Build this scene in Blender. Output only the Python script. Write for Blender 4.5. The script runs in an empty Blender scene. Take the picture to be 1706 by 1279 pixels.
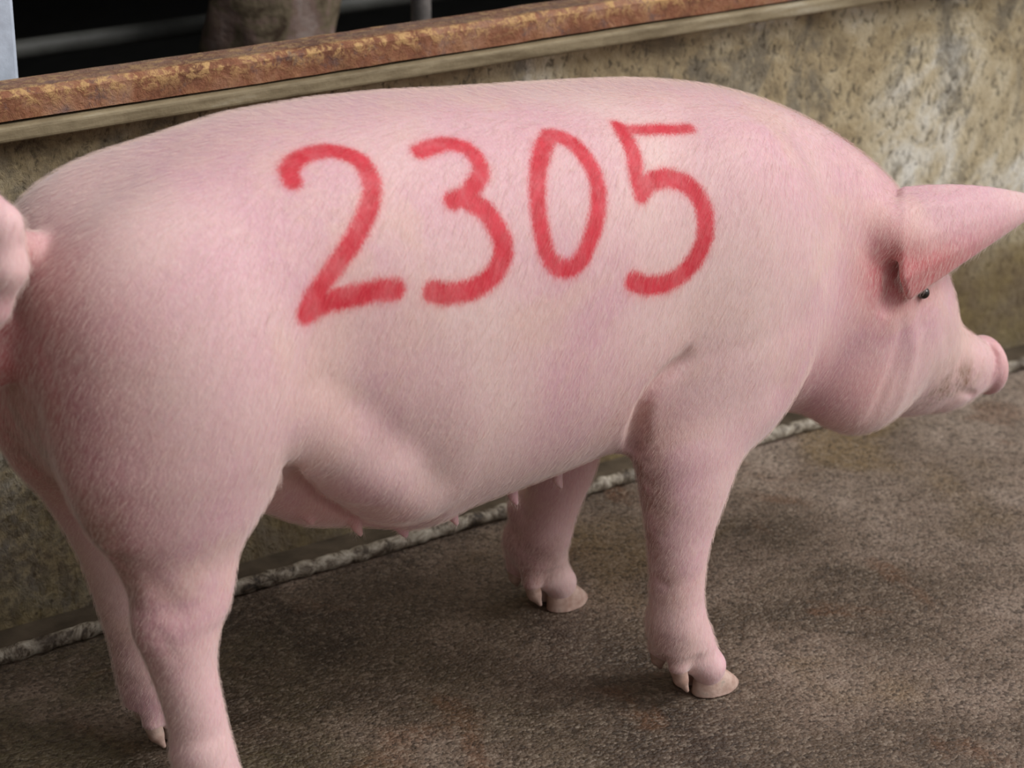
import bpy, bmesh, math, random
import numpy as np
from mathutils import Vector, Matrix

random.seed(7)
rng = np.random.default_rng(11)
S = bpy.context.scene

# ------------------------------------------------------------------ camera
PITCH, YAW = math.radians(21.4), math.radians(55.5)
cam_d = bpy.data.cameras.new('camera')
cam = bpy.data.objects.new('camera', cam_d)
S.collection.objects.link(cam)
cam_d.sensor_width = 36.0
cam_d.lens = 3800.0 / 1706.0 * 36.0
cam.location = (-1.7, -2.54, 1.41)
fwd = Vector((math.cos(YAW) * math.cos(PITCH), math.sin(YAW) * math.cos(PITCH), -math.sin(PITCH)))
cam.rotation_euler = fwd.to_track_quat('-Z', 'Y').to_euler()
cam_d.clip_start = 0.05
cam_d.dof.use_dof = True
cam_d.dof.focus_distance = 2.72
cam_d.dof.aperture_fstop = 5.0
S.camera = cam

# ------------------------------------------------------------------ light
w = bpy.data.worlds.new('overcast_daylight')
S.world = w
w.use_nodes = True
wn = w.node_tree
wn.nodes.clear()
wo = wn.nodes.new('ShaderNodeOutputWorld')
bg = wn.nodes.new('ShaderNodeBackground')
tc = wn.nodes.new('ShaderNodeTexCoord')
sp = wn.nodes.new('ShaderNodeSeparateXYZ')
rp = wn.nodes.new('ShaderNodeValToRGB')
rp.color_ramp.elements[0].position = 0.0
rp.color_ramp.elements[0].color = (0.06, 0.053, 0.05, 1)
rp.color_ramp.elements[1].position = 0.8
rp.color_ramp.elements[1].color = (1.0, 0.99, 1.0, 1)
wn.links.new(tc.outputs['Generated'], sp.inputs[0])
vd = wn.nodes.new('ShaderNodeVectorMath'); vd.operation = 'DOT_PRODUCT'
vd.inputs[1].default_value = (.52, -.40, .66)                      # the open side of the shed is ahead of the pig
wn.links.new(tc.outputs['Generated'], vd.inputs[0])
wn.links.new(vd.outputs['Value'], rp.inputs[0])
wn.links.new(rp.outputs[0], bg.inputs[0])
wn.links.new(bg.outputs[0], wo.inputs[0])
bg.inputs[1].default_value = 0.78

def sun(name, direction, energy, angle, col):
    l = bpy.data.lights.new(name, 'SUN')
    l.energy = energy
    l.angle = math.radians(angle)
    l.color = col
    o = bpy.data.objects.new(name, l)
    o.rotation_euler = Vector(direction).to_track_quat('-Z', 'Y').to_euler()
    S.collection.objects.link(o)
sun('hazy_daylight', (-0.72, 0.72, -0.90), 2.25, 34, (1.0, 0.985, 0.98))

S.view_settings.view_transform = 'Standard'
S.view_settings.look = 'None'
S.view_settings.gamma = 1.0
S.view_settings.use_curve_mapping = False
S.view_settings.exposure = 0.0

# ------------------------------------------------------------------ helpers
def link(o, parent=None):
    S.collection.objects.link(o)
    if parent: o.parent = parent
    return o

def tag(o, label=None, cat=None, group=None, kind=None):
    if label: o['label'] = label
    if cat: o['category'] = cat
    if group: o['group'] = group
    if kind: o['kind'] = kind
    return o

def from_bm(name, bm, mat, parent=None, smooth=False):
    me = bpy.data.meshes.new(name)
    bm.to_mesh(me); bm.free()
    me.materials.append(mat)
    if smooth:
        me.polygons.foreach_set('use_smooth', [True] * len(me.polygons))
    return link(bpy.data.objects.new(name, me), parent)

def add_box(bm, lo, hi):
    r = bmesh.ops.create_cube(bm, size=1)
    for v in r['verts']:
        v.co = Vector([lo[i] + (v.co[i] + .5) * (hi[i] - lo[i]) for i in range(3)])
    return r['verts']

def bevel(bm, r, seg=2):
    bmesh.ops.bevel(bm, geom=list(bm.edges), offset=r, segments=seg, affect='EDGES', profile=0.5)

class NT:
    """small node helper"""
    def __init__(s, name):
        s.m = bpy.data.materials.new(name)
        s.m.use_nodes = True
        s.t = s.m.node_tree
        s.b = s.t.nodes['Principled BSDF']
        s.co = None
    def n(s, typ, **kw):
        nd = s.t.nodes.new(typ)
        for k, v in kw.items():
            if k in nd.inputs.keys() if isinstance(k, str) else False: nd.inputs[k].default_value = v
            else: setattr(nd, k, v)
        return nd
    def l(s, a, b): s.t.links.new(a, b)
    def pos(s):
        if s.co is None: s.co = s.n('ShaderNodeNewGeometry').outputs['Position']
        return s.co
    def noise(s, scale, detail=4, rough=.55, dist=0.0, vec=None, sc=None):
        nd = s.n('ShaderNodeTexNoise')
        nd.inputs['Scale'].default_value = scale
        nd.inputs['Detail'].default_value = detail
        nd.inputs['Roughness'].default_value = rough
        nd.inputs['Distortion'].default_value = dist
        v = vec or s.pos()
        if sc:
            mp = s.n('ShaderNodeMapping'); mp.inputs['Scale'].default_value = sc
            s.l(v, mp.inputs[0]); v = mp.outputs[0]
        s.l(v, nd.inputs['Vector'])
        return nd.outputs[0]
    def vor(s, scale, feature='F1', sc=None, rand=1.0):
        nd = s.n('ShaderNodeTexVoronoi'); nd.feature = feature
        nd.inputs['Scale'].default_value = scale
        nd.inputs['Randomness'].default_value = rand
        v = s.pos()
        if sc:
            mp = s.n('ShaderNodeMapping'); mp.inputs['Scale'].default_value = sc
            s.l(v, mp.inputs[0]); v = mp.outputs[0]
        s.l(v, nd.inputs['Vector'])
        return nd.outputs[0]
    def ramp(s, src, stops, interp='LINEAR'):
        nd = s.n('ShaderNodeValToRGB'); cr = nd.color_ramp; cr.interpolation = interp
        while len(cr.elements) < len(stops): cr.elements.new(0.5)
        for e, (p, c) in zip(cr.elements, stops):
            e.position = p; e.color = (*c, 1) if len(c) == 3 else (c[0], c[0], c[0], 1)
        s.l(src, nd.inputs[0]); return nd.outputs[0]
    def mr(s, src, a, b, c=0., d=1.):
        nd = s.n('ShaderNodeMapRange'); nd.interpolation_type = 'SMOOTHSTEP'
        for k, v in zip(('From Min', 'From Max', 'To Min', 'To Max'), (a, b, c, d)): nd.inputs[k].default_value = v
        s.l(src, nd.inputs[0]); return nd.outputs[0]
    def math(s, op, a, b=None):
        nd = s.n('ShaderNodeMath'); nd.operation = op
        for i, x in enumerate((a, b)):
            if x is None: continue
            if hasattr(x, 'links'): s.l(x, nd.inputs[i])
            else: nd.inputs[i].default_value = x
        return nd.outputs[0]
    def mix(s, f, a, b, mode='MIX'):
        nd = s.n('ShaderNodeMix'); nd.data_type = 'RGBA'; nd.blend_type = mode
        for i, x in ((0, f), (6, a), (7, b)):
            if hasattr(x, 'links'): s.l(x, nd.inputs[i])
            else: nd.inputs[i].default_value = x if i == 0 else (*x, 1)
        return nd.outputs[2]
    def bump(s, h, strength, dist=.01, prev=None):
        nd = s.n('ShaderNodeBump'); nd.inputs['Strength'].default_value = strength
        nd.inputs['Distance'].default_value = dist
        s.l(h, nd.inputs['Height'])
        if prev: s.l(prev, nd.inputs['Normal'])
        return nd.outputs[0]
    def done(s, col=None, rough=None, nrm=None, spec=None, metal=None):
        for k, v in (('Base Color', col), ('Roughness', rough), ('Normal', nrm), ('Specular IOR Level', spec), ('Metallic', metal)):
            if v is None: continue
            if hasattr(v, 'links'): s.l(v, s.b.inputs[k])
            else: s.b.inputs[k].default_value = (*v, 1) if k == 'Base Color' else v
        return s.m

def hexc(r, g, b):
    f = lambda c: (c / 255 / 12.92) if c / 255 <= .04045 else ((c / 255 + .055) / 1.055) ** 2.4
    return (f(r), f(g), f(b))

# ------------------------------------------------------------------ setting materials
def mat_floor():
    t = NT('wet_rough_concrete_floor')
    big = t.noise(3.2, 5, .6, .4)
    mid = t.noise(16, 6, .65)
    sx = t.n('ShaderNodeSeparateXYZ'); t.l(t.pos(), sx.inputs[0])
    big = t.math('ADD', big, t.mr(sx.outputs[0], -.9, .9, -.06, .07))
    c = t.ramp(big, [(.36, hexc(64, 51, 41)), (.47, hexc(104, 87, 72)), (.56, hexc(140, 120, 104)), (.68, hexc(166, 147, 132))])
    c = t.mix(t.mr(mid, .38, .62, 0, .55), c, hexc(116, 98, 82))
    st = t.mr(t.noise(2.3, 3, .5, .3, sc=(1, 1.3, 1)), .54, .68, 0, .55)
    c = t.mix(st, c, hexc(134, 108, 60))
    st2 = t.mr(t.noise(5.3, 3, .5, .8, sc=(1.3, .9, 1)), .60, .70, 0, .45)
    c = t.mix(st2, c, hexc(116, 72, 40))
    vc = t.n('ShaderNodeTexVoronoi'); vc.inputs['Scale'].default_value = 210
    t.l(t.pos(), vc.inputs['Vector'])
    sep = t.n('ShaderNodeSeparateColor'); t.l(vc.outputs['Color'], sep.inputs[0])
    cell = sep.outputs[0]; gr2 = t.noise(95, 5, .8)
    c = t.mix(t.mr(cell, .62, 1.0, 0, .40), c, hexc(172, 156, 138))
    c = t.mix(t.mr(cell, .45, .0, 0, .65), c, hexc(48, 38, 30))
    c = t.mix(t.mr(gr2, .47, .36, 0, .7), c, hexc(46, 36, 29))
    moss = t.math('MULTIPLY', t.mr(sx.outputs[0], .1, -.9, 0, .6), t.mr(t.noise(4.1, 4, .6), .42, .60, .1, 1))
    c = t.mix(moss, c, t.mix(t.mr(gr2, .4, .6), hexc(58, 50, 30), hexc(104, 96, 66)))
    c = t.mix(t.mr(t.vor(40), .02, .10, .8, 0), c, hexc(44, 34, 28))
    ro = t.mr(big, .35, .6, .32, .6)
    h = t.math('ADD', t.math('MULTIPLY', gr2, 1.0), t.math('ADD', t.math('MULTIPLY', cell, .5), t.math('MULTIPLY', vc.outputs['Distance'], -.5)))
    return t.done(c, ro, t.bump(h, .9, .005), .5)

def mat_wall():
    t = NT('weathered_algae_concrete')
    blot = t.noise(3.8, 6, .68, .6)
    c = t.ramp(blot, [(.34, hexc(120, 107, 86)), (.44, hexc(176, 158, 124)), (.54, hexc(204, 190, 160)), (.66, hexc(232, 228, 216))])
    dk = t.noise(7, 7, .72, .5, sc=(1, 1, .8))
    c = t.mix(t.mr(dk, .50, .64, 0, .75), c, hexc(116, 110, 98))
    pit = t.noise(75, 4, .75, .6, sc=(1, 1, .6))
    c = t.mix(t.mr(pit, .52, .64, 0, .8), c, hexc(92, 84, 70))
    c = t.mix(t.mr(t.noise(46, 4, .7), .56, .68, 0, .45), c, hexc(196, 180, 144))
    sx = t.n('ShaderNodeSeparateXYZ'); t.l(t.pos(), sx.inputs[0])
    low = t.mr(t.math('ADD', sx.outputs[2], t.math('MULTIPLY', blot, .25)), .50, .22, 0, .8)
    c = t.mix(low, c, t.ramp(t.noise(9, 5, .7), [(.4, hexc(88, 72, 52)), (.6, hexc(118, 102, 62))]))
    left = t.mr(sx.outputs[0], -.1, -.75, 0, .45)
    c = t.mix(left, c, t.ramp(t.noise(60, 4, .7), [(.45, hexc(62, 54, 42)), (.6, hexc(150, 135, 100))]))
    c = t.mix(t.mr(t.vor(38), .05, .16, .7, 0), c, hexc(66, 56, 44))
    h = t.math('ADD', t.math('MULTIPLY', pit, -1.0), t.math('MULTIPLY', t.noise(22, 6, .7), .8))
    return t.done(c, .85, t.bump(h, .7, .006), .25)

def mat_cap():
    t = NT('smooth_damp_cement_lip')
    c = t.ramp(t.noise(9, 5, .7, sc=(.5, 1, 3)), [(.35, hexc(110, 96, 72)), (.55, hexc(150, 136, 108)), (.7, hexc(176, 166, 144))])
    return t.done(c, .7, t.bump(t.noise(50, 4, .6), .4, .004), .3)

def mat_rust():
    t = NT('rusty_steel')
    n1 = t.noise(11, 6, .7, .4, sc=(.8, 1, 1))
    c = t.ramp(n1, [(.33, hexc(112, 72, 54)), (.46, hexc(146, 96, 70)), (.56, hexc(164, 120, 94)), (.68, hexc(136, 110, 104))])
    sp_ = t.noise(70, 5, .75, .4)
    sx = t.n('ShaderNodeSeparateXYZ'); t.l(t.pos(), sx.inputs[0])
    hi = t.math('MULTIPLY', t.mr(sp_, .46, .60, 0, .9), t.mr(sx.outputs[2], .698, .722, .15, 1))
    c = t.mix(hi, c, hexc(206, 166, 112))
    c = t.mix(t.mr(t.noise(26, 5, .7), .56, .66, 0, .6), c, hexc(98, 82, 84))
    c = t.mix(t.math('MULTIPLY', t.mr(sx.outputs[1], .056, .066, 0, .8), t.mr(t.noise(30, 5, .7, sc=(.25, 1.6, 1)), .38, .56, 1, .55)), c, hexc(118, 98, 88))
    return t.done(c, .75, t.bump(sp_, .8, .006), .3)

def mat_pipe():
    t = NT('flaking_white_painted_pipe')
    fl = t.noise(34, 5, .7, .5, sc=(1.2, 1, 1))
    c = t.ramp(fl, [(.36, hexc(48, 40, 32)), (.43, hexc(92, 80, 66)), (.51, hexc(150, 140, 124)), (.66, hexc(200, 192, 176))])
    c = t.mix(t.mr(t.noise(5.2, 3, .6, sc=(1, 1, 1)), .52, .62, 0, .75), c, hexc(72, 60, 48))
    sx = t.n('ShaderNodeSeparateXYZ'); t.l(t.pos(), sx.inputs[0])
    return t.done(c, .6, t.bump(fl, .9, .006), .4)

def mat_plain(name, col, rough=.7, amt=.25, scale=14):
    t = NT(name)
    n1 = t.noise(scale, 5, .65)
    dk = tuple(x * (1 - amt) for x in col); lt = tuple(min(1, x * (1 + amt)) for x in col)
    return t.done(t.ramp(n1, [(.35, dk), (.65, lt)]), rough, t.bump(n1, .3, .004), .3)

M_floor, M_wall, M_cap, M_rust, M_pipe = mat_floor(), mat_wall(), mat_cap(), mat_rust(), mat_pipe()
M_dark = mat_plain('shade_dark_shed', hexc(38, 38, 36))  # dimness of the shed interior put into one near-black colour
M_post = mat_plain('pale_blue_grey_painted_post', hexc(190, 200, 214), .5, .12, 30)
M_greypost = mat_plain('grey_galvanised_post', hexc(118, 112, 108), .5, .25, 40)
M_rail = mat_plain('dim_steel_rail', hexc(66, 66, 62), .6)
M_gutter = mat_plain('dark_gutter_strip', hexc(84, 74, 62), .45, .35, 18)

# ------------------------------------------------------------------ setting
def grid_surface(name, x0, x1, y0, y1, nx, ny, z, mat, amp=0.0015):
    bm = bmesh.new()
    g = [[bm.verts.new((x0 + (x1 - x0) * i / nx, y0 + (y1 - y0) * j / ny, z + random.uniform(-amp, amp))) for j in range(ny + 1)] for i in range(nx + 1)]
    for i in range(nx):
        for j in range(ny):
            bm.faces.new((g[i][j], g[i + 1][j], g[i + 1][j + 1], g[i][j + 1]))
    return from_bm(name, bm, mat, smooth=True)
fl = grid_surface('floor', -4, 5, -4, .02, 180, 80, 0, M_floor, 0.0008); tag(fl, kind='structure')

bm = bmesh.new(); add_box(bm, (-4, -.0, -.05), (5, .12, -.004))
tag(from_bm('trim_1', bm, M_gutter), kind='structure')            # dark mottled strip between floor and wall
bm = bmesh.new(); add_box(bm, (-4, .078, -.02), (5, .16, .676)); bevel(bm, .004)
tag(from_bm('wall_back', bm, M_wall), kind='structure')
bm = bmesh.new(); add_box(bm, (-4, .036, .666), (5, .150, .6865)); bevel(bm, .005, 3)
tag(from_bm('trim_2', bm, M_cap), kind='structure')

# rusty channel beam on the wall: C-section lying on its web, lips down, dented
def rusty_beam():
    bm = bmesh.new()
    prof = [(.048, .690), (.048, .719), (.055, .726), (.108, .726), (.114, .720), (.114, .690), (.106, .690), (.106, .716), (.056, .716), (.056, .690)]
    n = 220; rings = []
    for i in range(n + 1):
        x = -4 + 9 * i / n
        dy = .0012 * math.sin(x * 7.1) + random.uniform(-.0007, .0007); dz = random.uniform(-.0007, .0007)
        rings.append([bm.verts.new((x, y + dy, z + dz)) for y, z in prof])
    m = len(prof)
    for a, b in zip(rings, rings[1:]):
        for k in range(m):
            bm.faces.new((a[k], b[k], b[(k + 1) % m], a[(k + 1) % m]))
    bm.faces.new(rings[0]); bm.faces.new(rings[-1][::-1])
    bmesh.ops.recalc_face_normals(bm, faces=bm.faces)
    return bm
tag(from_bm('steel_beam', rusty_beam(), M_rust), 'long rusty orange-brown steel beam capping the low concrete wall', 'beam')

def tube_along(pts, radii, seg=14):
    bm = bmesh.new(); rings = []
    for i, p in enumerate(pts):
        p = Vector(p); a = Vector(pts[max(i - 1, 0)]); b = Vector(pts[min(i + 1, len(pts) - 1)])
        d = (b - a).normalized(); u = d.cross(Vector((0, 0, 1)))
        if u.length < .1: u = d.cross(Vector((1, 0, 0)))
        u.normalize(); v = u.cross(d)
        rings.append([bm.verts.new(p + (u * math.cos(t) + v * math.sin(t)) * radii[i]) for t in [2 * math.pi * k / seg for k in range(seg)]])
    for a, b in zip(rings, rings[1:]):
        for k in range(seg): bm.faces.new((a[k], a[(k + 1) % seg], b[(k + 1) % seg], b[k]))
    bm.faces.new(rings[0][::-1]); bm.faces.new(rings[-1])
    bmesh.ops.recalc_face_normals(bm, faces=bm.faces)
    return bm
n = 900
pts = [(-4 + 9 * i / n, -.014 + .0015 * math.sin(i * .21), .0105 + .0008 * math.sin(i * .13)) for i in range(n + 1)]
rad = [.0105 + .0011 * math.sin(i * 1.7) * math.sin(i * .37) + random.uniform(-.0009, .0011) for i in range(n + 1)]
tag(from_bm('floor_pipe', tube_along(pts, rad), M_pipe, smooth=True), 'thin pipe with flaking white paint along the foot of the wall', 'pipe')

# dim shed beyond the wall
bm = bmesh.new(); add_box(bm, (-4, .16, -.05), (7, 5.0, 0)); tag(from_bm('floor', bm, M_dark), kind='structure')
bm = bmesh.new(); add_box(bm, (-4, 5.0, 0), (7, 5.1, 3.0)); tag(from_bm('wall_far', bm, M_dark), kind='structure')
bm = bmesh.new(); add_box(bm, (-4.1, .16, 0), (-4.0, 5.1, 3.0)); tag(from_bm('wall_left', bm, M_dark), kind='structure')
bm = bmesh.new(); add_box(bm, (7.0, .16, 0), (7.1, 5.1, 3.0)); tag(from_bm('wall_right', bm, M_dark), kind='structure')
bm = bmesh.new(); add_box(bm, (-4.1, .30, 2.2), (7.1, 5.1, 2.3)); tag(from_bm('ceiling_sky_block', bm, M_dark), kind='structure')  # out of view, added to keep sky light off the pen

bm = bmesh.new(); add_box(bm, (-.672, .165, 0), (-.602, .235, 2.2)); bevel(bm, .006)
tag(from_bm('steel_post', bm, M_post), 'pale blue-grey square post behind the wall at the left edge', 'post')
bm = tube_along([(.277, .60, z_) for z_ in np.linspace(0, 2.2, 24)], [.0165] * 24, 20)
tag(from_bm('steel_post', bm, M_greypost, smooth=True), 'slim grey round post standing in the dark right of the lumpy brown sack', 'post')
bm = tube_along([(x_, .99, .546) for x_ in np.linspace(-3.9, 3.0, 60)], [.0175] * 60, 16)
tag(from_bm('steel_rail', bm, M_rail, smooth=True), 'dim horizontal grey rail in the dark pen behind the wall', 'rail')
# slumped sack in the dark pen
def sack():
    bm = bmesh.new(); n1, n2 = 48, 44; rings = []
    rr = random.Random(5); ph = [rr.uniform(0, 6.28) for _ in range(8)]
    for i in range(n2 + 1):
        t_ = i / n2; z = .80 * t_
        prof_ = min(1, (t_ / .06) ** .5 if t_ < .06 else 1) * (1 - .28 * t_) * (1 if t_ < .93 else max(.05, (1 - ((t_ - .93) / .07) ** 2) ** .5))
        ring = []
        for k in range(n1):
            a = 2 * math.pi * k / n1
            lump = 1 + .07 * math.sin(3 * a + ph[0] + t_ * 5) + .05 * math.sin(5 * a + ph[1] - t_ * 9) + .05 * math.sin(t_ * 21 + ph[2] + 2 * math.sin(a + ph[3])) + .02 * math.sin(9 * a + t_ * 30)
            ring.append(bm.verts.new((.128 + .150 * prof_ * lump * math.cos(a), .84 + .10 * prof_ * lump * math.sin(a), z)))
        rings.append(ring)
    for a, b in zip(rings, rings[1:]):
        for k in range(n1): bm.faces.new((a[k], a[(k + 1) % n1], b[(k + 1) % n1], b[k]))
    bm.faces.new(rings[0][::-1]); bm.faces.new(rings[-1])
    bmesh.ops.recalc_face_normals(bm, faces=bm.faces)
    return bm
def mat_sack():
    t = NT('mud_stained_sackcloth')
    c = t.ramp(t.noise(16, 5, .65, .5), [(.34, hexc(70, 56, 44)), (.46, hexc(112, 100, 80)), (.56, hexc(126, 104, 94)), (.68, hexc(146, 130, 122))])
    return t.done(c, .85, t.bump(t.noise(40, 4, .6), .6, .01), .2)
tag(from_bm('sack', sack(), mat_sack(), smooth=True), 'blurry mottled brown lumpy sack standing in the dark behind the wall', 'sack')
# ------------------------------------------------------------------ implicit modelling
class Field:
    def __init__(s, lo, hi, h):
        s.lo = np.array(lo, np.float32); s.h = h
        s.n = [int(math.ceil((hi[i] - lo[i]) / h)) + 1 for i in range(3)]
        s.ax = [s.lo[i] + np.arange(s.n[i], dtype=np.float32) * h for i in range(3)]
        s.F = np.full(s.n, 1.0, np.float32)
    def sub(s, lo, hi):
        sl = []
        for i in range(3):
            a = max(0, int((lo[i] - s.lo[i]) / s.h)); b = min(s.n[i], int((hi[i] - s.lo[i]) / s.h) + 2)
            sl.append(slice(a, max(a + 1, b)))
        X = s.ax[0][sl[0]][:, None, None]; Y = s.ax[1][sl[1]][None, :, None]; Z = s.ax[2][sl[2]][None, None, :]
        return tuple(sl), X, Y, Z
    def union(s, lo, hi, fn, k):
        sl, X, Y, Z = s.sub(lo, hi)
        d = fn(X, Y, Z).astype(np.float32); a = s.F[sl]
        if k > 0:
            hh = np.maximum(k - np.abs(a - d), 0) / k
            s.F[sl] = np.minimum(a, d) - hh * hh * k * .25
        else: s.F[sl] = np.minimum(a, d)
    def add(s, lo, hi, fn):
        sl, X, Y, Z = s.sub(lo, hi)
        s.F[sl] += fn(X, Y, Z).astype(np.float32)
    # round cone chain, pts = [(x,y,z,r)...]
    def chain(s, pts, k=.02, m=None):
        for a, b in zip(pts, pts[1:]):
            mm = (m if m is not None else k) + .004
            r = max(a[3], b[3]) + mm
            lo = [min(a[i], b[i]) - r for i in range(3)]; hi = [max(a[i], b[i]) + r for i in range(3)]
            def fn(X, Y, Z, a=a, b=b):
                d = seg_dist(X, Y, Z, a, b, True); return d
            s.union(lo, hi, fn, k)
    def ell(s, c, r, k=.04, rot=0.0):
        """ellipsoid, rot = tilt about y (radians, positive lifts the front)"""
        R = max(r) + k + .01
        def fn(X, Y, Z):
            x, y, z = X - c[0], Y - c[1], Z - c[2]
            ca, sa = math.cos(rot), math.sin(rot)
            xx = x * ca + z * sa; zz = -x * sa + z * ca
            k0 = np.sqrt((xx / r[0]) ** 2 + (y / r[1]) ** 2 + (zz / r[2]) ** 2)
            k1 = np.sqrt((xx / r[0] ** 2) ** 2 + (y / r[1] ** 2) ** 2 + (zz / r[2] ** 2) ** 2) + 1e-6
            return k0 * (k0 - 1) / k1
        s.union([v - R for v in c], [v + R for v in c], fn, k)
    def crease(s, pts, width, depth):
        """positive depth digs a groove, negative raises a ridge"""
        W = width * 2.6
        for i, q in enumerate([0]):
            lo = [min(p[j] for p in pts) - W for j in range(3)]; hi = [max(p[j] for p in pts) + W for j in range(3)]
            def fn(X, Y, Z):
                d = tt = None; n_ = len(pts) - 1
                for i_, (a, b) in enumerate(zip(pts, pts[1:])):
                    e, t_ = seg_dist(X, Y, Z, a, b, ret_t=True); t_ = (t_ + i_) / n_
                    if d is None: d, tt = e, t_
                    else: tt = np.where(e < d, t_, tt); d = np.minimum(d, e)
                fade = 1.0 if n_ < 2 else np.clip(3.6 * np.minimum(tt, 1 - tt), .05, 1)
                return depth * fade * np.exp(-(d / width) ** 2)
            s.add(lo, hi, fn)
    def mesh(s, name, mat, iters=3):
        V, Q = nets(s.F, s.lo, s.h)
        V = taubin(V, Q, iters)
        me = bpy.data.meshes.new(name)
        me.vertices.add(len(V)); me.vertices.foreach_set('co', V.astype(np.float32).ravel())
        me.loops.add(Q.size); me.loops.foreach_set('vertex_index', Q.astype(np.int32).ravel())
        me.polygons.add(len(Q)); me.polygons.foreach_set('loop_start', np.arange(0, Q.size, 4, dtype=np.int32))
        me.update(calc_edges=True)
        me.polygons.foreach_set('use_smooth', np.ones(len(Q), bool))
        me.materials.append(mat)
        return me, V, Q

def seg_dist(X, Y, Z, a, b, cone=False, ret_t=False):
    ax, ay, az = a[0], a[1], a[2]
    dx, dy, dz = b[0] - ax, b[1] - ay, b[2] - az
    L = dx * dx + dy * dy + dz * dz + 1e-9
    x, y, z = X - ax, Y - ay, Z - az
    t = np.clip((x * dx + y * dy + z * dz) / L, 0, 1)
    d = np.sqrt((x - t * dx) ** 2 + (y - t * dy) ** 2 + (z - t * dz) ** 2)
    if ret_t: return d, t
    return d - (a[3] + t * (b[3] - a[3])) if cone else d

def hermite(xs, ys, q):
    xs = np.asarray(xs, float); ys = np.asarray(ys, float)
    dl = np.diff(ys) / np.diff(xs); m = np.zeros_like(ys)
    m[0], m[-1] = dl[0], dl[-1]
    for i in range(1, len(xs) - 1):
        if dl[i - 1] * dl[i] > 0:
            w1 = 2 * (xs[i + 1] - xs[i]) + xs[i] - xs[i - 1]; w2 = xs[i + 1] - xs[i] + 2 * (xs[i] - xs[i - 1])
            m[i] = (w1 + w2) / (w1 / dl[i - 1] + w2 / dl[i])
    q = np.clip(q, xs[0], xs[-1]); i = np.clip(np.searchsorted(xs, q) - 1, 0, len(xs) - 2)
    h = xs[i + 1] - xs[i]; t = (q - xs[i]) / h
    return ((2 * t ** 3 - 3 * t ** 2 + 1) * ys[i] + (t ** 3 - 2 * t ** 2 + t) * h * m[i] + (-2 * t ** 3 + 3 * t ** 2) * ys[i + 1] + (t ** 3 - t ** 2) * h * m[i + 1]).astype(np.float32)

def nets(F, lo, h):
    I = F < 0
    c = [I[i:I.shape[0] - 1 + i, j:I.shape[1] - 1 + j, k:I.shape[2] - 1 + k] for i in (0, 1) for j in (0, 1) for k in (0, 1)]
    anyi = c[0].copy(); alli = c[0].copy()
    for q in c[1:]: anyi |= q; alli &= q
    act = np.argwhere(anyi & ~alli)
    idx = np.full([n_ - 1 for n_ in F.shape], -1, np.int32); idx[tuple(act.T)] = np.arange(len(act))
    P = np.zeros((len(act), 3)); cnt = np.zeros(len(act))
    cor = [(i, j, k) for i in (0, 1) for j in (0, 1) for k in (0, 1)]
    val = {q: F[act[:, 0] + q[0], act[:, 1] + q[1], act[:, 2] + q[2]] for q in cor}
    for q in cor:
        for ax in range(3):
            if q[ax]: continue
            r = list(q); r[ax] = 1; r = tuple(r)
            a, b = val[q], val[r]; m = (a < 0) != (b < 0)
            t = np.where(m, a / np.where(m, a - b, 1), 0)
            pt = np.array(q, float)[None].repeat(len(act), 0); pt[:, ax] += t
            P += pt * m[:, None]; cnt += m
    V = lo + h * (act + P / cnt[:, None])
    quads = []
    for ax in range(3):
        u, v = (ax + 1) % 3, (ax + 2) % 3
        sa = [slice(None)] * 3; sb = [slice(None)] * 3; sa[ax] = slice(0, -1); sb[ax] = slice(1, None)
        A, B = I[tuple(sa)], I[tuple(sb)]
        e = np.argwhere(A != B)
        e = e[(e[:, u] > 0) & (e[:, v] > 0) & (e[:, u] < F.shape[u] - 1) & (e[:, v] < F.shape[v] - 1)]
        fl_ = A[tuple(e.T)]
        def at(du, dv):
            g = e.copy(); g[:, u] += du; g[:, v] += dv; return idx[tuple(g.T)]
        q = np.stack([at(-1, -1), at(0, -1), at(0, 0), at(-1, 0)], 1)
        q[~fl_] = q[~fl_][:, ::-1]
        quads.append(q)
    return V, np.concatenate(quads)

def taubin(V, Q, it):
    E = np.concatenate([Q[:, [0, 1]], Q[:, [1, 2]], Q[:, [2, 3]], Q[:, [3, 0]]])
    E = np.concatenate([E, E[:, ::-1]]); n_ = len(V)
    deg = np.bincount(E[:, 0], minlength=n_)[:, None]
    for _ in range(it):
        for lam in (.55, -.50):
            A = np.stack([np.bincount(E[:, 0], V[E[:, 1], j], n_) for j in range(3)], 1) / deg
            V = V + lam * (A - V)
    return V

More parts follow.
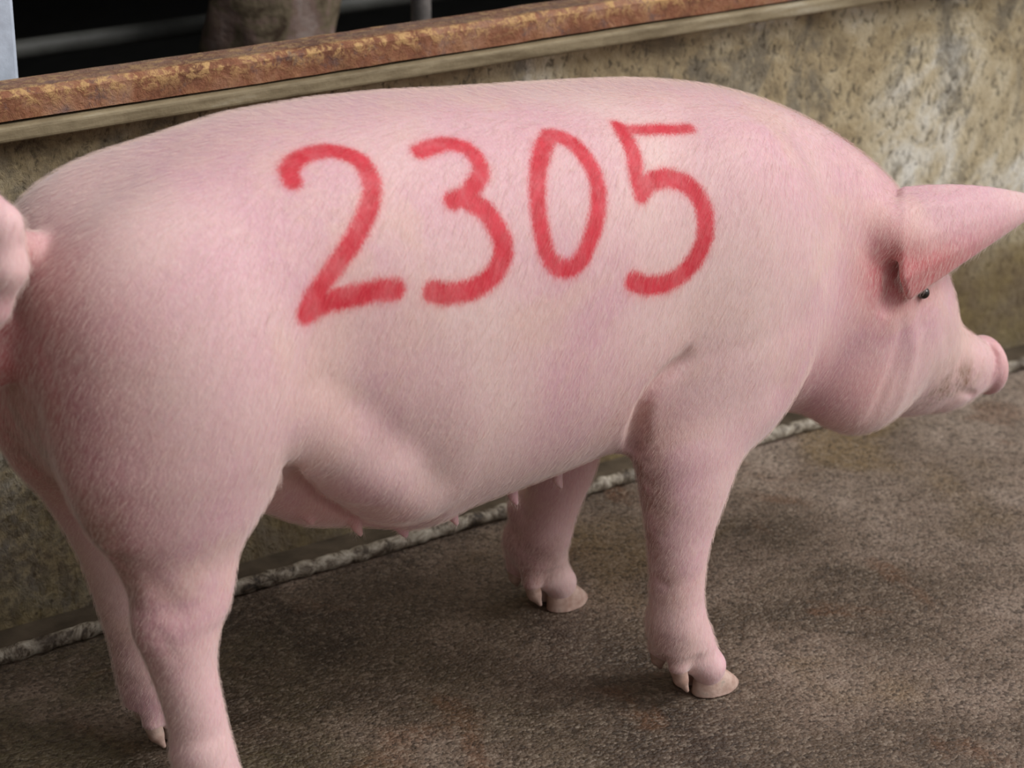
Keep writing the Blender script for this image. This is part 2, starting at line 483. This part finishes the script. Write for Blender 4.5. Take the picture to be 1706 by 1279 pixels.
# ------------------------------------------------------------------ the pig (local frame: x forward, y across, z up)
PIG_Y = -.45
H_VOX = .0026
def build_pig_field(h):
    f = Field((-1.04, -.27, -.01), (.70, .27, .87), h)
    # --- trunk and neck: x, back, belly, half width, height share of the widest level
    T = np.array([
        (-.885, .610, .580, .020), (-.875, .645, .530, .050), (-.855, .672, .480, .088), (-.82, .705, .440, .116), (-.78, .730, .412, .138),
        (-.72, .763, .430, .158), (-.65, .783, .435, .172), (-.58, .791, .400, .180), (-.51, .792, .350, .187), (-.43, .789, .300, .192),
        (-.30, .777, .310, .191), (-.17, .766, .322, .182), (-.06, .754, .326, .174), (.04, .734, .330, .154), (.11, .710, .305, .130), (.18, .677, .285, .118),
        (.25, .633, .268, .112), (.31, .582, .264, .104), (.345, .535, .275, .084), (.365, .480, .285, .064), (.385, .41, .30, .045), (.40, .37, .33, .03)])
    ax = f.ax[0]
    zt, zb, ww = [hermite(T[:, 0], T[:, i], ax) for i in (1, 2, 3)]
    lo_, hi_ = T[0, 0], T[-1, 0]
    def trunk(X, Y, Z):
        sl = np.searchsorted(ax, X[0, 0, 0] - 1e-6); m_ = X.shape[0]
        a, b, c = [q[sl:sl + m_][:, None, None] for q in (zt, zb, ww)]
        zc = b + .50 * (a - b); up_, dn = a - zc, zc - b
        dz = np.where(Z > zc, (Z - zc) / up_, (zc - Z) / dn)
        e = 2.35
        k0 = ((np.abs(Y) / c) ** e + np.abs(dz) ** e) ** (1 / e)
        d = (k0 - 1) * np.minimum(c, (up_ + dn) * .5)
        out = np.maximum(lo_ - X, 0) + np.maximum(X - hi_, 0)
        return d + out
    f.F[:] = trunk(f.ax[0][:, None, None], f.ax[1][None, :, None], f.ax[2][None, None, :])

    def leg(st, k, top_r=.0):
        """vertical loft: z, cx, cy, rx, ry"""
        st = np.array(sorted(st)); z0, z1 = st[0, 0], st[-1, 0]
        lo = [(st[:, 1] - st[:, 3]).min() - k - .01, (st[:, 2] - st[:, 4]).min() - k - .01, z0 - k]
        hi = [(st[:, 1] + st[:, 3]).max() + k + .01, (st[:, 2] + st[:, 4]).max() + k + .01, z1 + k]
        def fn(X, Y, Z):
            zz = Z[0, 0, :]
            cx, cy, rx, ry = [hermite(st[:, 0], st[:, i], zz)[None, None, :] for i in (1, 2, 3, 4)]
            k0 = np.sqrt(((X - cx) / rx) ** 2 + ((Y - cy) / ry) ** 2)
            d = (k0 - 1) * np.minimum(rx, ry)
            o = np.maximum(z0 - Z, 0) + np.maximum(Z - z1, 0)
            return np.where(o > 0, np.sqrt(np.maximum(d, 0) ** 2 + o * o), d)
        f.union(lo, hi, fn, k)

    for sd, dx in ((-1, 0.0), (1, 0.035)):
        # --- ham and thigh
        f.ell((-.755 + dx * .2, sd * .086, .552), (.124, .100, .175), .09, .12)
        f.ell((-.742 + dx * .3, sd * .110, .54), (.080, .076, .13), .06, -.2)
        if sd < 0:
            hs = [(.66, -.74, -.06, .06, .04), (.57, -.762, -.095, .098, .072), (.50, -.778, -.106, .100, .074), (.466, -.782, -.112, .094, .068), (.425, -.776, -.118, .090, .060), (.383, -.771, -.122, .071, .048),
                  (.341, -.770, -.126, .060, .040), (.312, -.775, -.130, .055, .035), (.294, -.779, -.131, .049, .032), (.273, -.778, -.132, .042, .030),
                  (.25, -.776, -.132, .037, .029), (.22, -.771, -.133, .034, .028), (.18, -.764, -.133, .033, .028), (.14, -.759, -.134, .035, .030),
                  (.105, -.755, -.135, .037, .033), (.075, -.748, -.135, .036, .034)]
        else:
            hs = [(.66, -.74, .06, .06, .04), (.56, -.750, .098, .110, .078), (.48, -.765, .108, .110, .074), (.42, -.765, .112, .088, .060), (.36, -.752, .115, .064, .044), (.306, -.742, .118, .048, .036),
                  (.275, -.738, .119, .040, .032), (.243, -.734, .120, .035, .029), (.204, -.727, .121, .032, .027), (.163, -.718, .122, .031, .027),
                  (.122, -.710, .122, .033, .030), (.088, -.702, .122, .036, .033), (.07, -.698, .122, .036, .033)]
        leg(hs, .035)
        # --- shoulder and foreleg
        f.ell((-.020, sd * .098, .53), (.128, .080, .18), .05, .15)
        f.ell((-.030, sd * .102, .43), (.095, .062, .13), .045, .35)
        if sd < 0:
            fs = [(0.540, -0.0200, -0.070, 0.0700, 0.040), (0.460, -0.0500, -0.112, 0.1080, 0.058), (0.400, -0.0800, -0.124, 0.0920, 0.052), (0.342, -0.0950, -0.133, 0.0785, 0.046), (0.315, -0.0980, -0.134, 0.0715, 0.043), (0.285, -0.1020, -0.135, 0.0625, 0.040), (0.255, -0.1050, -0.135, 0.0535, 0.036), (0.223, -0.1090, -0.135, 0.0445, 0.032), (0.199, -0.1100, -0.134, 0.0400, 0.031), (0.174, -0.1090, -0.133, 0.0375, 0.029), (0.143, -0.1090, -0.132, 0.0365, 0.029), (0.118, -0.1080, -0.131, 0.0375, 0.030), (0.092, -0.1020, -0.130, 0.0385, 0.032), (0.075, -0.0990, -0.130, 0.0375, 0.032)]
        else:
            fs = [(.54, -.02, .07, .07, .04), (.46, -.050, .112, .110, .058), (.36, -.08, .128, .088, .050), (.27, -.084, .136, .062, .044), (.22, -.088, .138, .050, .040),
                  (.196, -.091, .140, .046, .038), (.172, -.097, .142, .041, .035), (.140, -.105, .146, .038, .033), (.116, -.108, .150, .038, .033),
                  (.094, -.108, .156, .036, .032), (.078, -.108, .160, .034, .031)]
        leg(fs, .03)
    # --- belly line: mammary ridge between the thighs, flank folds
    f.chain([(-.74, 0, .470, .05), (-.67, 0, .462, .068), (-.60, 0, .428, .070), (-.53, 0, .390, .072), (-.45, 0, .357, .07)], .04)
    for sd in (-1, 1):      # flank fold hanging over the groin
        f.chain([(-.69, sd * .128, .562, .020), (-.64, sd * .128, .518, .032), (-.59, sd * .118, .474, .039), (-.54, sd * .104, .432, .042), (-.49, sd * .086, .392, .042), (-.44, sd * .060, .360, .040)], .042)
    # --- head
    f.chain([(.25, 0, .435, .125), (.30, 0, .405, .112), (.335, 0, .370, .094), (.375, 0, .335, .076)], .035)
    f.chain([(.36, 0, .342, .080), (.42, 0, .308, .058), (.47, 0, .284, .046), (.53, 0, .268, .037)], .025)
    f.chain([(.31, 0, .325, .078), (.39, 0, .292, .055), (.45, 0, .264, .036), (.485, 0, .254, .026)], .03)
    for sd in (-1, 1):
        f.ell((.24, sd * .070, .340), (.085, .050, .080), .03, -.35)      # jowl
        f.ell((.285, sd * .072, .380), (.050, .036, .062), .025)             # cheek bone
    # snout disc
    def disc(X, Y, Z):
        cx, cz, tl = .542, .266, .06
        x, z = X - cx, Z - cz
        u = x * math.cos(tl) + z * math.sin(tl); v = -x * math.sin(tl) + z * math.cos(tl)
        r = np.sqrt((Y / .040) ** 2 + (v / .043) ** 2)
        dr = (r - 1) * .043; du = np.abs(u) - .011
        q = np.sqrt(np.maximum(dr + .009, 0) ** 2 + np.maximum(du + .009, 0) ** 2) + np.minimum(np.maximum(dr + .009, du + .009), 0)
        return q - .009
    f.union((.50, -.07, .19), (.60, .07, .34), disc, .008)
    return f

def details(f):
    def both(pts, w_, d_):
        for sd in (-1, 1): f.crease([(x, -sd * y, z) for x, y, z in pts], w_, d_)
    # nostrils and the groove behind the snout disc
    for sd in (-1, 1): f.crease([(.560, sd * .015, .272), (.552, sd * .015, .272)], .007, .012)
    both([(.528, -.012, .308), (.530, -.031, .291), (.521, -.038, .273), (.512, -.037, .251)], .0048, .0075)
    # mouth, lips, chin
    both([(.487, -.035, .247), (.460, -.052, .258), (.430, -.067, .272), (.402, -.080, .292)], .0055, .008)
    both([(.402, -.080, .292), (.385, -.088, .282), (.372, -.085, .27)], .006, .005)
    both([(.341, -.122, .408), (.357, -.115, .375), (.368, -.106, .345)], .010, .0045)
    both([(.430, -.066, .360), (.428, -.074, .335), (.415, -.078, .31)], .010, .0045)
    # eyelids
    both([(.285, -.146, .478), (.300, -.136, .456), (.308, -.131, .424)], .0032, .0055)
    both([(.255, -.144, .464), (.262, -.141, .449), (.276, -.132, .427)], .0032, .0045)
    both([(.270, -.143, .462), (.282, -.139, .446)], .009, -.005)
    both([(.285, -.134, .424), (.292, -.130, .412)], .005, .002)
    # cheek folds
    both([(.247, -.140, .470), (.250, -.133, .411), (.240, -.128, .362), (.225, -.120, .317), (.215, -.106, .285)], .008, .0050)
    both([(.268, -.138, .440), (.275, -.128, .385), (.270, -.118, .33), (.262, -.10, .285)], .012, -.0035)
    # behind the ear
    both([(.212, -.112, .585), (.188, -.126, .559), (.190, -.129, .523), (.205, -.13, .49)], .007, .008)
    both([(.222, -.130, .520), (.232, -.136, .492), (.226, -.130, .462), (.215, -.128, .44)], .012, .015)
    both([(.127, -.135, .615), (.100, -.160, .558), (.112, -.157, .493)], .030, .003)
    # fold between neck and shoulder
    both([(.075, -.173, .53), (.035, -.183, .471), (.015, -.181, .414), (.02, -.165, .36)], .032, .005)
    # elbow folds
    both([(-.128, -.178, .492), (-.150, -.170, .474), (-.171, -.168, .460), (-.186, -.166, .444), (-.193, -.161, .429), (-.192, -.152, .403), (-.184, -.137, .370), (-.17, -.12, .345)], .010, .020)
    # flank folds
    both([(-.672, -.165, .482), (-.646, -.139, .452), (-.594, -.088, .406), (-.566, -.078, .380), (-.536, -.070, .353), (-.502, -.055, .322), (-.466, -.033, .290)], .011, .020)
    both([(-.575, -.16, .45), (-.51, -.14, .385), (-.45, -.12, .335)], .045, -.010)
    # hock tendon hollows
    f.crease([(-.832, -.150, .40), (-.800, -.158, .35), (-.782, -.162, .309)], .014, .0020)
    f.crease([(-.812, -.154, .312), (-.798, -.159, .285)], .008, .0010)
    f.crease([(-.853, -.154, .441), (-.837, -.133, .374), (-.826, -.116, .33)], .012, .004)
    f.crease([(-.147, -.135, .185), (-.140, -.148, .176)], .006, .002)

def ear_patch(f, sd, base, edge_a, edge_b, tip, bow, r=.0044, nr=34, ns=9):
    """fan of thin ribs from a cupped base arc to the tip, blended into a leaf"""
    base = [np.array(p, float) for p in base]; tip = np.array(tip, float)
    def arc(v):
        m = len(base) - 1; i = min(int(v * m), m - 1); t = v * m - i
        return base[i] * (1 - t) + base[i + 1] * t
    A = np.array(edge_a, float); B = np.array(edge_b, float); bow = np.array(bow, float)
    ribs = []
    for i in range(nr):
        v = i / (nr - 1); p0 = arc(v)
        mid = A * (1 - v) + B * v + bow * 4 * v * (1 - v) * .5
        rib = []
        for j in range(ns + 1):
            t = j / ns
            p = (1 - t) ** 2 * p0 + 2 * t * (1 - t) * mid + t * t * tip
            rr = r * (1.25 - .45 * t)
            rib.append((*p, rr))
        ribs.append(rib)
    P_ = np.array([q[:3] for rb in ribs for q in rb]); lo = P_.min(0) - .02; hi = P_.max(0) + .02
    sl, X, Y, Z = f.sub(lo, hi)
    g = Field((0, 0, 0), (.01, .01, .01), f.h)
    g.ax = [X[:, 0, 0], Y[0, :, 0], Z[0, 0, :]]; g.lo = np.array([q[0] for q in g.ax]); g.n = [len(q) for q in g.ax]
    g.F = np.full(g.n, .03, np.float32)
    for rib in ribs: g.chain(rib, 0, .012)
    a = f.F[sl]; k = .012; hh = np.maximum(k - np.abs(a - g.F), 0) / k
    f.F[sl] = np.minimum(a, g.F) - hh * hh * k * .25

def feet(f):
    """skin of the toes and dewclaw pads; returns claw frames"""
    claws = []
    for name, x, y, hd in (('f', -.074, -.121, .05), ('f', -.090, .172, .22), ('h', -.735, -.135, .05), ('h', -.670, .125, .05)):
        back = x - .030
        for s in (-1, 1):
            c, sn = math.cos(hd + s * .10), math.sin(hd + s * .10)
            toe = (x + .020 * c, y + s * .019 + .02 * sn)
            f.chain([(back, y + s * .008, .105, .029), (x - .012, y + s * .014, .060, .0225), (toe[0] - .009, toe[1], .036, .0178), (toe[0] - .007, toe[1], .022, .0160)], .012)
            f.chain([(x - .030, y, .150, .024), (x - .008 + .004 * s * 0, y + s * .010, .078, .0215), (toe[0] - .004, toe[1], .040, .0155)], .014)
            claws.append(('hoof', toe[0], toe[1], hd + s * .10))
            # dewclaws, behind and to the side
            f.chain([(back - .002, y + s * .018, .090, .020), (back - .012 + (.010 if s > 0 else 0), y + s * .027, .056, .0125)], .010)
            claws.append(('dewclaw', back - .012 + (.010 if s > 0 else 0), y + s * .027, hd + s * .5))
    return claws

def build_claw(kind):
    h = .0011
    if kind == 'hoof':
        f = Field((-.045, -.026, -.004), (.05, .026, .05), h)
        def fn(X, Y, Z):
            wdt = .0198 * np.clip(1.05 - ((X + .004) / .052) ** 2 * np.sign(np.maximum(X + .004, 0) + 1e-9), .12, 1)
            top = .040 - np.maximum(X + .004, 0) * .70 - np.maximum(-X, 0) * .25
            ex = (np.abs(X - .002) / .0345) ** 2.6 + (np.abs(Y) / wdt) ** 2.6 + np.abs(np.maximum(Z, 0) / np.maximum(top, .006)) ** 3
            d = (ex ** (1 / 2.6) - 1) * .015
            return np.maximum(d, .0005 - Z)
        f.F[:] = fn(f.ax[0][:, None, None], f.ax[1][None, :, None], f.ax[2][None, None, :])
    else:
        f = Field((-.03, -.02, -.045), (.03, .02, .02), h)
        f.chain([(0, 0, 0.002, .0118), (.004, 0, -.014, .0088), (.012, 0, -.030, .0028)], .004)
    return f

# skin ----------------------------------------------------------------
def mat_skin():
    t = NT('pink_pig_skin')
    blot = t.noise(4.2, 4, .55, .3)
    c = t.ramp(blot, [(.32, hexc(230, 196, 192)), (.46, hexc(226, 184, 186)), (.58, hexc(220, 170, 180)), (.72, hexc(233, 192, 186))])
    c = t.mix(t.mr(t.noise(7.5, 4, .6, .5), .50, .66, 0, .55), c, hexc(226, 188, 176))
    at = t.n('ShaderNodeAttribute'); at.attribute_name = 'flush_shade'
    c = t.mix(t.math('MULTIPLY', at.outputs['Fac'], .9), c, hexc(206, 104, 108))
    ad = t.n('ShaderNodeAttribute'); ad.attribute_name = 'dirt_shade'
    grime_shade = t.math('MULTIPLY', ad.outputs['Fac'], t.mr(t.noise(24, 5, .7), .35, .62, .15, 1))
    c = t.mix(grime_shade, c, hexc(132, 88, 58))
    fine = t.noise(260, 3, .7, sc=(1.6, 1, .45))
    c = t.mix(t.mr(fine, .35, .7, .0, .28), c, hexc(246, 222, 214))
    # sprayed marker paint, soft broken edge
    ap = t.n('ShaderNodeAttribute'); ap.attribute_name = 'spray'
    d = t.math('ADD', ap.outputs['Fac'], t.math('MULTIPLY', t.math('SUBTRACT', t.noise(420, 2, .7, sc=(1.6, 1, .5)), .5), .012))
    d = t.math('ADD', d, t.math('MULTIPLY', t.math('SUBTRACT', t.noise(60, 3, .6), .5), .004))
    pm = t.math('MULTIPLY', t.mr(d, .0042, -.0048, 0, 1), t.mr(t.noise(28, 5, .7, sc=(1.3, 1, .7)), .30, .60, .80, 1.0))
    halo = t.mr(d, .012, -.002, 0, .14)
    c = t.mix(halo, c, hexc(226, 96, 100))
    c = t.mix(pm, c, t.ramp(t.noise(40, 4, .6), [(.35, hexc(220, 64, 78)), (.65, hexc(206, 44, 60))]))
    h = t.math('ADD', t.math('MULTIPLY', fine, .7), t.math('MULTIPLY', t.noise(90, 4, .6), .8))
    t.b.inputs['Sheen Weight'].default_value = .55
    t.b.inputs['Sheen Roughness'].default_value = .35
    t.b.inputs['Sheen Tint'].default_value = (1, .95, .92, 1)
    t.b.inputs['Subsurface Weight'].default_value = .22
    t.b.inputs['Subsurface Radius'].default_value = (.9, .35, .25)
    t.b.inputs['Subsurface Scale'].default_value = .012
    return t.done(c, .58, t.bump(h, .35, .0022), .3)
M_skin = mat_skin()

def mat_claw():
    t = NT('pale_horn_claw')
    sx = t.n('ShaderNodeTexCoord')
    n1 = t.noise(60, 4, .6)
    c = t.ramp(n1, [(.35, hexc(176, 142, 128)), (.6, hexc(206, 178, 164)), (.75, hexc(170, 158, 144))])
    return t.done(c, .42, t.bump(t.noise(150, 3, .6), .3, .002), .45)
M_claw = mat_claw()

pf = build_pig_field(H_VOX)
details(pf)
# ears: near one carried forward over the eye, far one hanging outward
EAR = dict(base=[(.285, -.080, .583), (.255, -.110, .572), (.238, -.130, .535), (.234, -.140, .495), (.250, -.136, .466)],
           a=(.385, -.115, .588), b=(.375, -.145, .516), tip=(.515, -.115, .537), bow=(0, -.035, .0))
ear_patch(pf, -1, EAR['base'], EAR['a'], EAR['b'], EAR['tip'], EAR['bow'])
pf.chain([(.215, -.070, .55, .036), (.240, -.095, .540, .030), (.262, -.110, .535, .018)], .025)
ear_patch(pf, 1, [(.285, .080, .570), (.255, .110, .55), (.245, .130, .52), (.25, .13, .49), (.27, .12, .46)],
          (.33, .16, .50), (.33, .16, .42), (.38, .19, .36), (0, .03, .01))
pf.chain([(.215, .07, .54, .04), (.245, .10, .52, .03)], .03)
claw_frames = feet(pf)
# tail, curled
pf.chain([(-.84, .0, .676, .034), (-.870, -.004, .692, .024), (-.900, -.020, .700, .019), (-.925, -.045, .740, .019), (-.930, -.068, .768, .020),
          (-.920, -.085, .752, .022), (-.921, -.090, .712, .023), (-.934, -.080, .672, .019), (-.960, -.060, .660, .013)], .008)
# vulva below the tail
pf.chain([(-.885, 0, .615, .02), (-.902, 0, .585, .018), (-.905, 0, .570, .012)], .02)
# teats
for x, y, z, r in ((-.635, -.045, .372, .006), (-.575, -.050, .336, .006), (-.515, -.055, .308, .006), (-.455, -.055, .290, .006),
                   (-.385, -.055, .287, .006), (-.30, -.055, .291, .006), (-.235, -.055, .296, .006)):
    for s in (1, -1):
        yy = y * s
        pf.chain([(x, yy, z + .018, r * 1.1), (x, yy, z + .008, r * .7), (x + .003, yy * 1.06, z - .001, r * .5)], .008)
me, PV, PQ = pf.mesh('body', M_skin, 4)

# paint strokes, as laid on the near flank (local x, z, spray radius)
STROKES = [
    [(-0.6154, 0.7542, 0.0086), (-0.6135, 0.7619, 0.0086), (-0.6036, 0.7677, 0.0086), (-0.5900, 0.7715, 0.0087), (-0.5759, 0.7725, 0.0087), (-0.5603, 0.7722, 0.0087), (-0.5482, 0.7699, 0.0087), (-0.5386, 0.7663, 0.0087), (-0.5317, 0.7603, 0.0087), (-0.5300, 0.7525, 0.0087), (-0.5308, 0.7440, 0.0087), (-0.5343, 0.7355, 0.0087), (-0.5421, 0.7252, 0.0087), (-0.5516, 0.7154, 0.0087), (-0.5629, 0.7039, 0.0086), (-0.5758, 0.6924, 0.0086), (-0.5906, 0.6809, 0.0086), (-0.6045, 0.6687, 0.0086), (-0.6201, 0.6567, 0.0085), (-0.6331, 0.6452, 0.0085), (-0.6396, 0.6335, 0.0085)],
    [(-0.6396, 0.6335, 0.0091), (-0.6240, 0.6387, 0.0091), (-0.6058, 0.6412, 0.0092), (-0.5902, 0.6413, 0.0092), (-0.5772, 0.6413, 0.0092), (-0.5542, 0.6418, 0.0093), (-0.5343, 0.6400, 0.0093)],
    [(-0.4576, 0.7590, 0.0082), (-0.4401, 0.7610, 0.0083), (-0.4237, 0.7608, 0.0083), (-0.4108, 0.7582, 0.0083), (-0.4004, 0.7533, 0.0084), (-0.3949, 0.7464, 0.0083), (-0.3948, 0.7382, 0.0083), (-0.3983, 0.7306, 0.0083), (-0.4079, 0.7251, 0.0083), (-0.4199, 0.7178, 0.0083), (-0.4290, 0.7150, 0.0082), (-0.4447, 0.7135, 0.0082)],
    [(-0.4303, 0.7134, 0.0095), (-0.4182, 0.7056, 0.0095), (-0.4086, 0.6970, 0.0096), (-0.4030, 0.6878, 0.0096), (-0.3982, 0.6765, 0.0096), (-0.3952, 0.6646, 0.0096), (-0.3972, 0.6528, 0.0096), (-0.4037, 0.6428, 0.0096), (-0.4138, 0.6334, 0.0096), (-0.4277, 0.6270, 0.0095), (-0.4433, 0.6231, 0.0095), (-0.4628, 0.6231, 0.0095), (-0.4784, 0.6257, 0.0094), (-0.4901, 0.6296, 0.0094)],
    [(-0.2860, 0.7489, 0.0086), (-0.3039, 0.7407, 0.0085), (-0.3198, 0.7286, 0.0085), (-0.3307, 0.7151, 0.0084), (-0.3384, 0.7000, 0.0084), (-0.3428, 0.6827, 0.0084), (-0.3436, 0.6660, 0.0084), (-0.3432, 0.6507, 0.0084), (-0.3393, 0.6370, 0.0084), (-0.3314, 0.6277, 0.0084), (-0.3228, 0.6237, 0.0085), (-0.3120, 0.6217, 0.0085), (-0.3034, 0.6248, 0.0085), (-0.2942, 0.6318, 0.0085), (-0.2853, 0.6429, 0.0085), (-0.2756, 0.6543, 0.0085), (-0.2674, 0.6678, 0.0086), (-0.2600, 0.6802, 0.0086), (-0.2544, 0.6947, 0.0086), (-0.2527, 0.7075, 0.0086), (-0.2543, 0.7200, 0.0086), (-0.2574, 0.7303, 0.0086), (-0.2620, 0.7387, 0.0086), (-0.2703, 0.7449, 0.0086), (-0.2812, 0.7482, 0.0086)],
    [(-0.1876, 0.7441, 0.0061), (-0.1781, 0.7387, 0.0061), (-0.1585, 0.7351, 0.0061), (-0.1352, 0.7331, 0.0061), (-0.1116, 0.7297, 0.0062), (-0.0916, 0.7285, 0.0062)],
    [(-0.1858, 0.7402, 0.0084), (-0.1859, 0.7325, 0.0084), (-0.1872, 0.7228, 0.0084), (-0.1896, 0.7133, 0.0084), (-0.1945, 0.7018, 0.0084), (-0.1972, 0.6912, 0.0084), (-0.1974, 0.6796, 0.0084)],
    [(-0.1946, 0.6827, 0.0090), (-0.1820, 0.6888, 0.0091), (-0.1691, 0.6897, 0.0091), (-0.1533, 0.6889, 0.0091), (-0.1400, 0.6846, 0.0092), (-0.1287, 0.6784, 0.0092), (-0.1209, 0.6700, 0.0092), (-0.1157, 0.6593, 0.0092), (-0.1131, 0.6478, 0.0092), (-0.1144, 0.6345, 0.0092), (-0.1174, 0.6213, 0.0092), (-0.1248, 0.6075, 0.0092), (-0.1339, 0.5958, 0.0092), (-0.1460, 0.5872, 0.0092), (-0.1608, 0.5806, 0.0092), (-0.1769, 0.5779, 0.0091), (-0.1950, 0.5789, 0.0091), (-0.2119, 0.5828, 0.0091), (-0.2275, 0.5906, 0.0090)],
]

def near_surface(x, z):
    m = PV[:, 1] < -.02
    W_ = PV[m]; d = (W_[:, 0] - x) ** 2 + (W_[:, 2] - z) ** 2
    i = np.argpartition(d, 60)[:60]
    j = i[np.argmin(W_[i, 1])]
    k = i[np.abs(W_[i, 1] - W_[j, 1]) < .02]
    k = k[np.argmin(d[k])]
    return np.array([x, W_[k, 1], z])
spray = np.full(len(PV), .2)
for st in STROKES:
    P3 = [(near_surface(x, z), r) for x, z, r in st]
    for (a, ra), (b, rb) in zip(P3, P3[1:]):
        c = (a + b) / 2; R = np.linalg.norm(b - a) / 2 + .08
        m = np.where(np.linalg.norm(PV - c, axis=1) < R)[0]
        ab = b - a; t_ = np.clip(((PV[m] - a) @ ab) / (ab @ ab + 1e-9), 0, 1)
        d = np.linalg.norm(PV[m] - a - t_[:, None] * ab, axis=1) - (ra + t_ * (rb - ra)) * 1.32
        spray[m] = np.minimum(spray[m], d)
def set_attr(me, name, arr, dom='POINT'):
    a = me.attributes.new(name, 'FLOAT', dom); a.data.foreach_set('value', np.asarray(arr, np.float32))
set_attr(me, 'spray', spray)

def blob(c, r):
    return np.exp(-(((PV - np.array(c)) / np.array(r)) ** 2).sum(1))
flush_shade = (blob((.33, -.13, .50), (.12, .05, .035)) * .8 + blob((.270, -.14, .48), (.045, .05, .035)) * .8 + blob((.215, -.13, .50), (.04, .05, .07)) * .7
         + blob((.205, -.12, .34), (.05, .06, .05)) * .35 + blob((.10, -.13, .37), (.05, .06, .06)) * .45 + blob((.545, 0, .265), (.02, .06, .06)) * .4 + blob((-.90, 0, .58), (.05, .1, .14)) * .45
         + blob((-.60, 0, .35), (.14, .1, .06)) * .35 + blob((-.87, 0, .45), (.07, .16, .20)) * 1.1 + blob((-.83, -.10, .62), (.07, .08, .07)) * .2  # rear ham terms redden the skin to stand for its warm shade
         + blob((-.20, -.15, .40), (.05, .05, .06)) * .25)
set_attr(me, 'flush_shade', np.clip(flush_shade, 0, 1))
dirt_shade = (blob((.415, -.06, .285), (.050, .05, .022)) * 1.8 + blob((-.12, -.14, .07), (.035, .04, .05)) * .5 + blob((-.13, .15, .08), (.05, .04, .07)) * .7
        + blob((-.87, -.02, .44), (.06, .12, .12)) * .9 + blob((-.81, -.13, .29), (.03, .04, .06)) * .5 + blob((-.885, -.02, .70), (.03, .05, .03)) * .5  # rear ham term also paints the shade there into the skin
        + blob((-.75, .12, .12), (.06, .06, .12)) * .5 + blob((-.18, -.14, .33), (.03, .04, .08)) * .6 + blob((.36, -.08, .30), (.07, .05, .04)) * .45
        + blob((-.86, -.12, .37), (.04, .05, .09)) * .6 + blob((-.155, -.14, .24), (.025, .04, .10)) * .45)
set_attr(me, 'dirt_shade', np.clip(dirt_shade, 0, 1))

pig = bpy.data.objects.new('pig', None); link(pig); pig.location = (0, PIG_Y, 0)
tag(pig, 'pink pig standing on the concrete floor with red 2305 sprayed on its flank', 'pig')
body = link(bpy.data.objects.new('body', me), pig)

cm = {}
for kd in ('hoof', 'dewclaw'):
    cf = build_claw(kd); cm[kd], _, _ = cf.mesh(kd, M_claw, 2)
for kd, x, y, a in claw_frames:
    o = link(bpy.data.objects.new(kd, cm[kd]), pig)
    if kd == 'hoof': o.location = (x + .004, y, 0)
    else: o.location = (x, y, .052)
    o.rotation_euler = (0, 0, a)
    o['label'] = 'pale horn ' + kd

# eyes
M_eye = NT('dark_wet_eye').done((.02, .012, .01), .12, None, .6)
for s in (-1, 1):
    bm = bmesh.new(); bmesh.ops.create_uvsphere(bm, u_segments=20, v_segments=12, radius=.0080)
    o = from_bm('eye', bm, M_eye, pig, True); o.location = (.284, s * .1265, .460)
    o['label'] = 'small dark eye'

# bristles ------------------------------------------------------------
NH = 190000
def mat_hair():
    t = NT('fine_white_bristle')
    ap = t.n('ShaderNodeAttribute'); ap.attribute_name = 'painted'
    c = t.mix(ap.outputs['Fac'], hexc(240, 218, 208), hexc(222, 62, 70))
    t.b.inputs['Alpha'].default_value = 1.0
    return t.done(c, .5, None, .3)
def bristles():
    P = PV; Qd = PQ
    a, b, c, d = [P[Qd[:, i]] for i in range(4)]
    nrm = np.cross(c - a, d - b); area = np.linalg.norm(nrm, axis=1) * .5; nrm /= (area[:, None] * 2 + 1e-12)
    cen = (a + b + c + d) / 4
    wgt = area * np.where(cen[:, 2] < .06, .0, 1) * np.where(cen[:, 0] > .53, .1, 1)
    ear = (cen[:, 0] > .33) & (cen[:, 2] > .43); wgt = wgt * np.where(ear, .5, 1)
    pick = rng.choice(len(Qd), NH, p=wgt / wgt.sum())
    u, v = rng.random((2, NH, 1))
    root = (a[pick] * (1 - u) + b[pick] * u) * (1 - v) + (d[pick] * (1 - u) + c[pick] * u) * v
    N = nrm[pick]
    flow = np.tile(np.array([-.55, 0, -.75]), (NH, 1))
    flow[:, 2] *= np.clip(1.3 - np.abs(N[:, 2]) * .6, .3, 1)
    flow += rng.normal(0, .13, (NH, 3))
    T_ = flow - (flow * N).sum(1, keepdims=True) * N; T_ /= np.linalg.norm(T_, axis=1, keepdims=True) + 1e-9
    L = rng.uniform(.008, .016, (NH, 1)) * np.where(root[:, 2:3] < .45, .75, 1)
    p1 = root + (T_ * .82 + N * .28) * L * .5
    p2 = root + (T_ * .98 + N * .24) * L
    pts_ = np.stack([root - N * .0005, p1, p2], 1).reshape(-1, 3)
    hc = bpy.data.hair_curves.new('bristles')
    hc.add_curves([3] * NH)
    hc.attributes['position'].data.foreach_set('vector', pts_.astype(np.float32).ravel())
    ra = hc.attributes.get('radius') or hc.attributes.new('radius', 'FLOAT', 'POINT')
    ra.data.foreach_set('value', np.tile(np.array([.00007, .00006, .00002], np.float32), NH))
    pa = hc.attributes.new('painted', 'FLOAT', 'CURVE')
    sp_ = spray[PQ[pick, 0]]
    pa.data.foreach_set('value', np.clip((.003 - sp_) / .006, 0, 1).astype(np.float32) * .85)
    hc.materials.append(mat_hair())
    o = link(bpy.data.objects.new('bristles', hc), pig)
    tag(o, 'fine short white bristles', kind='stuff')
bristles()
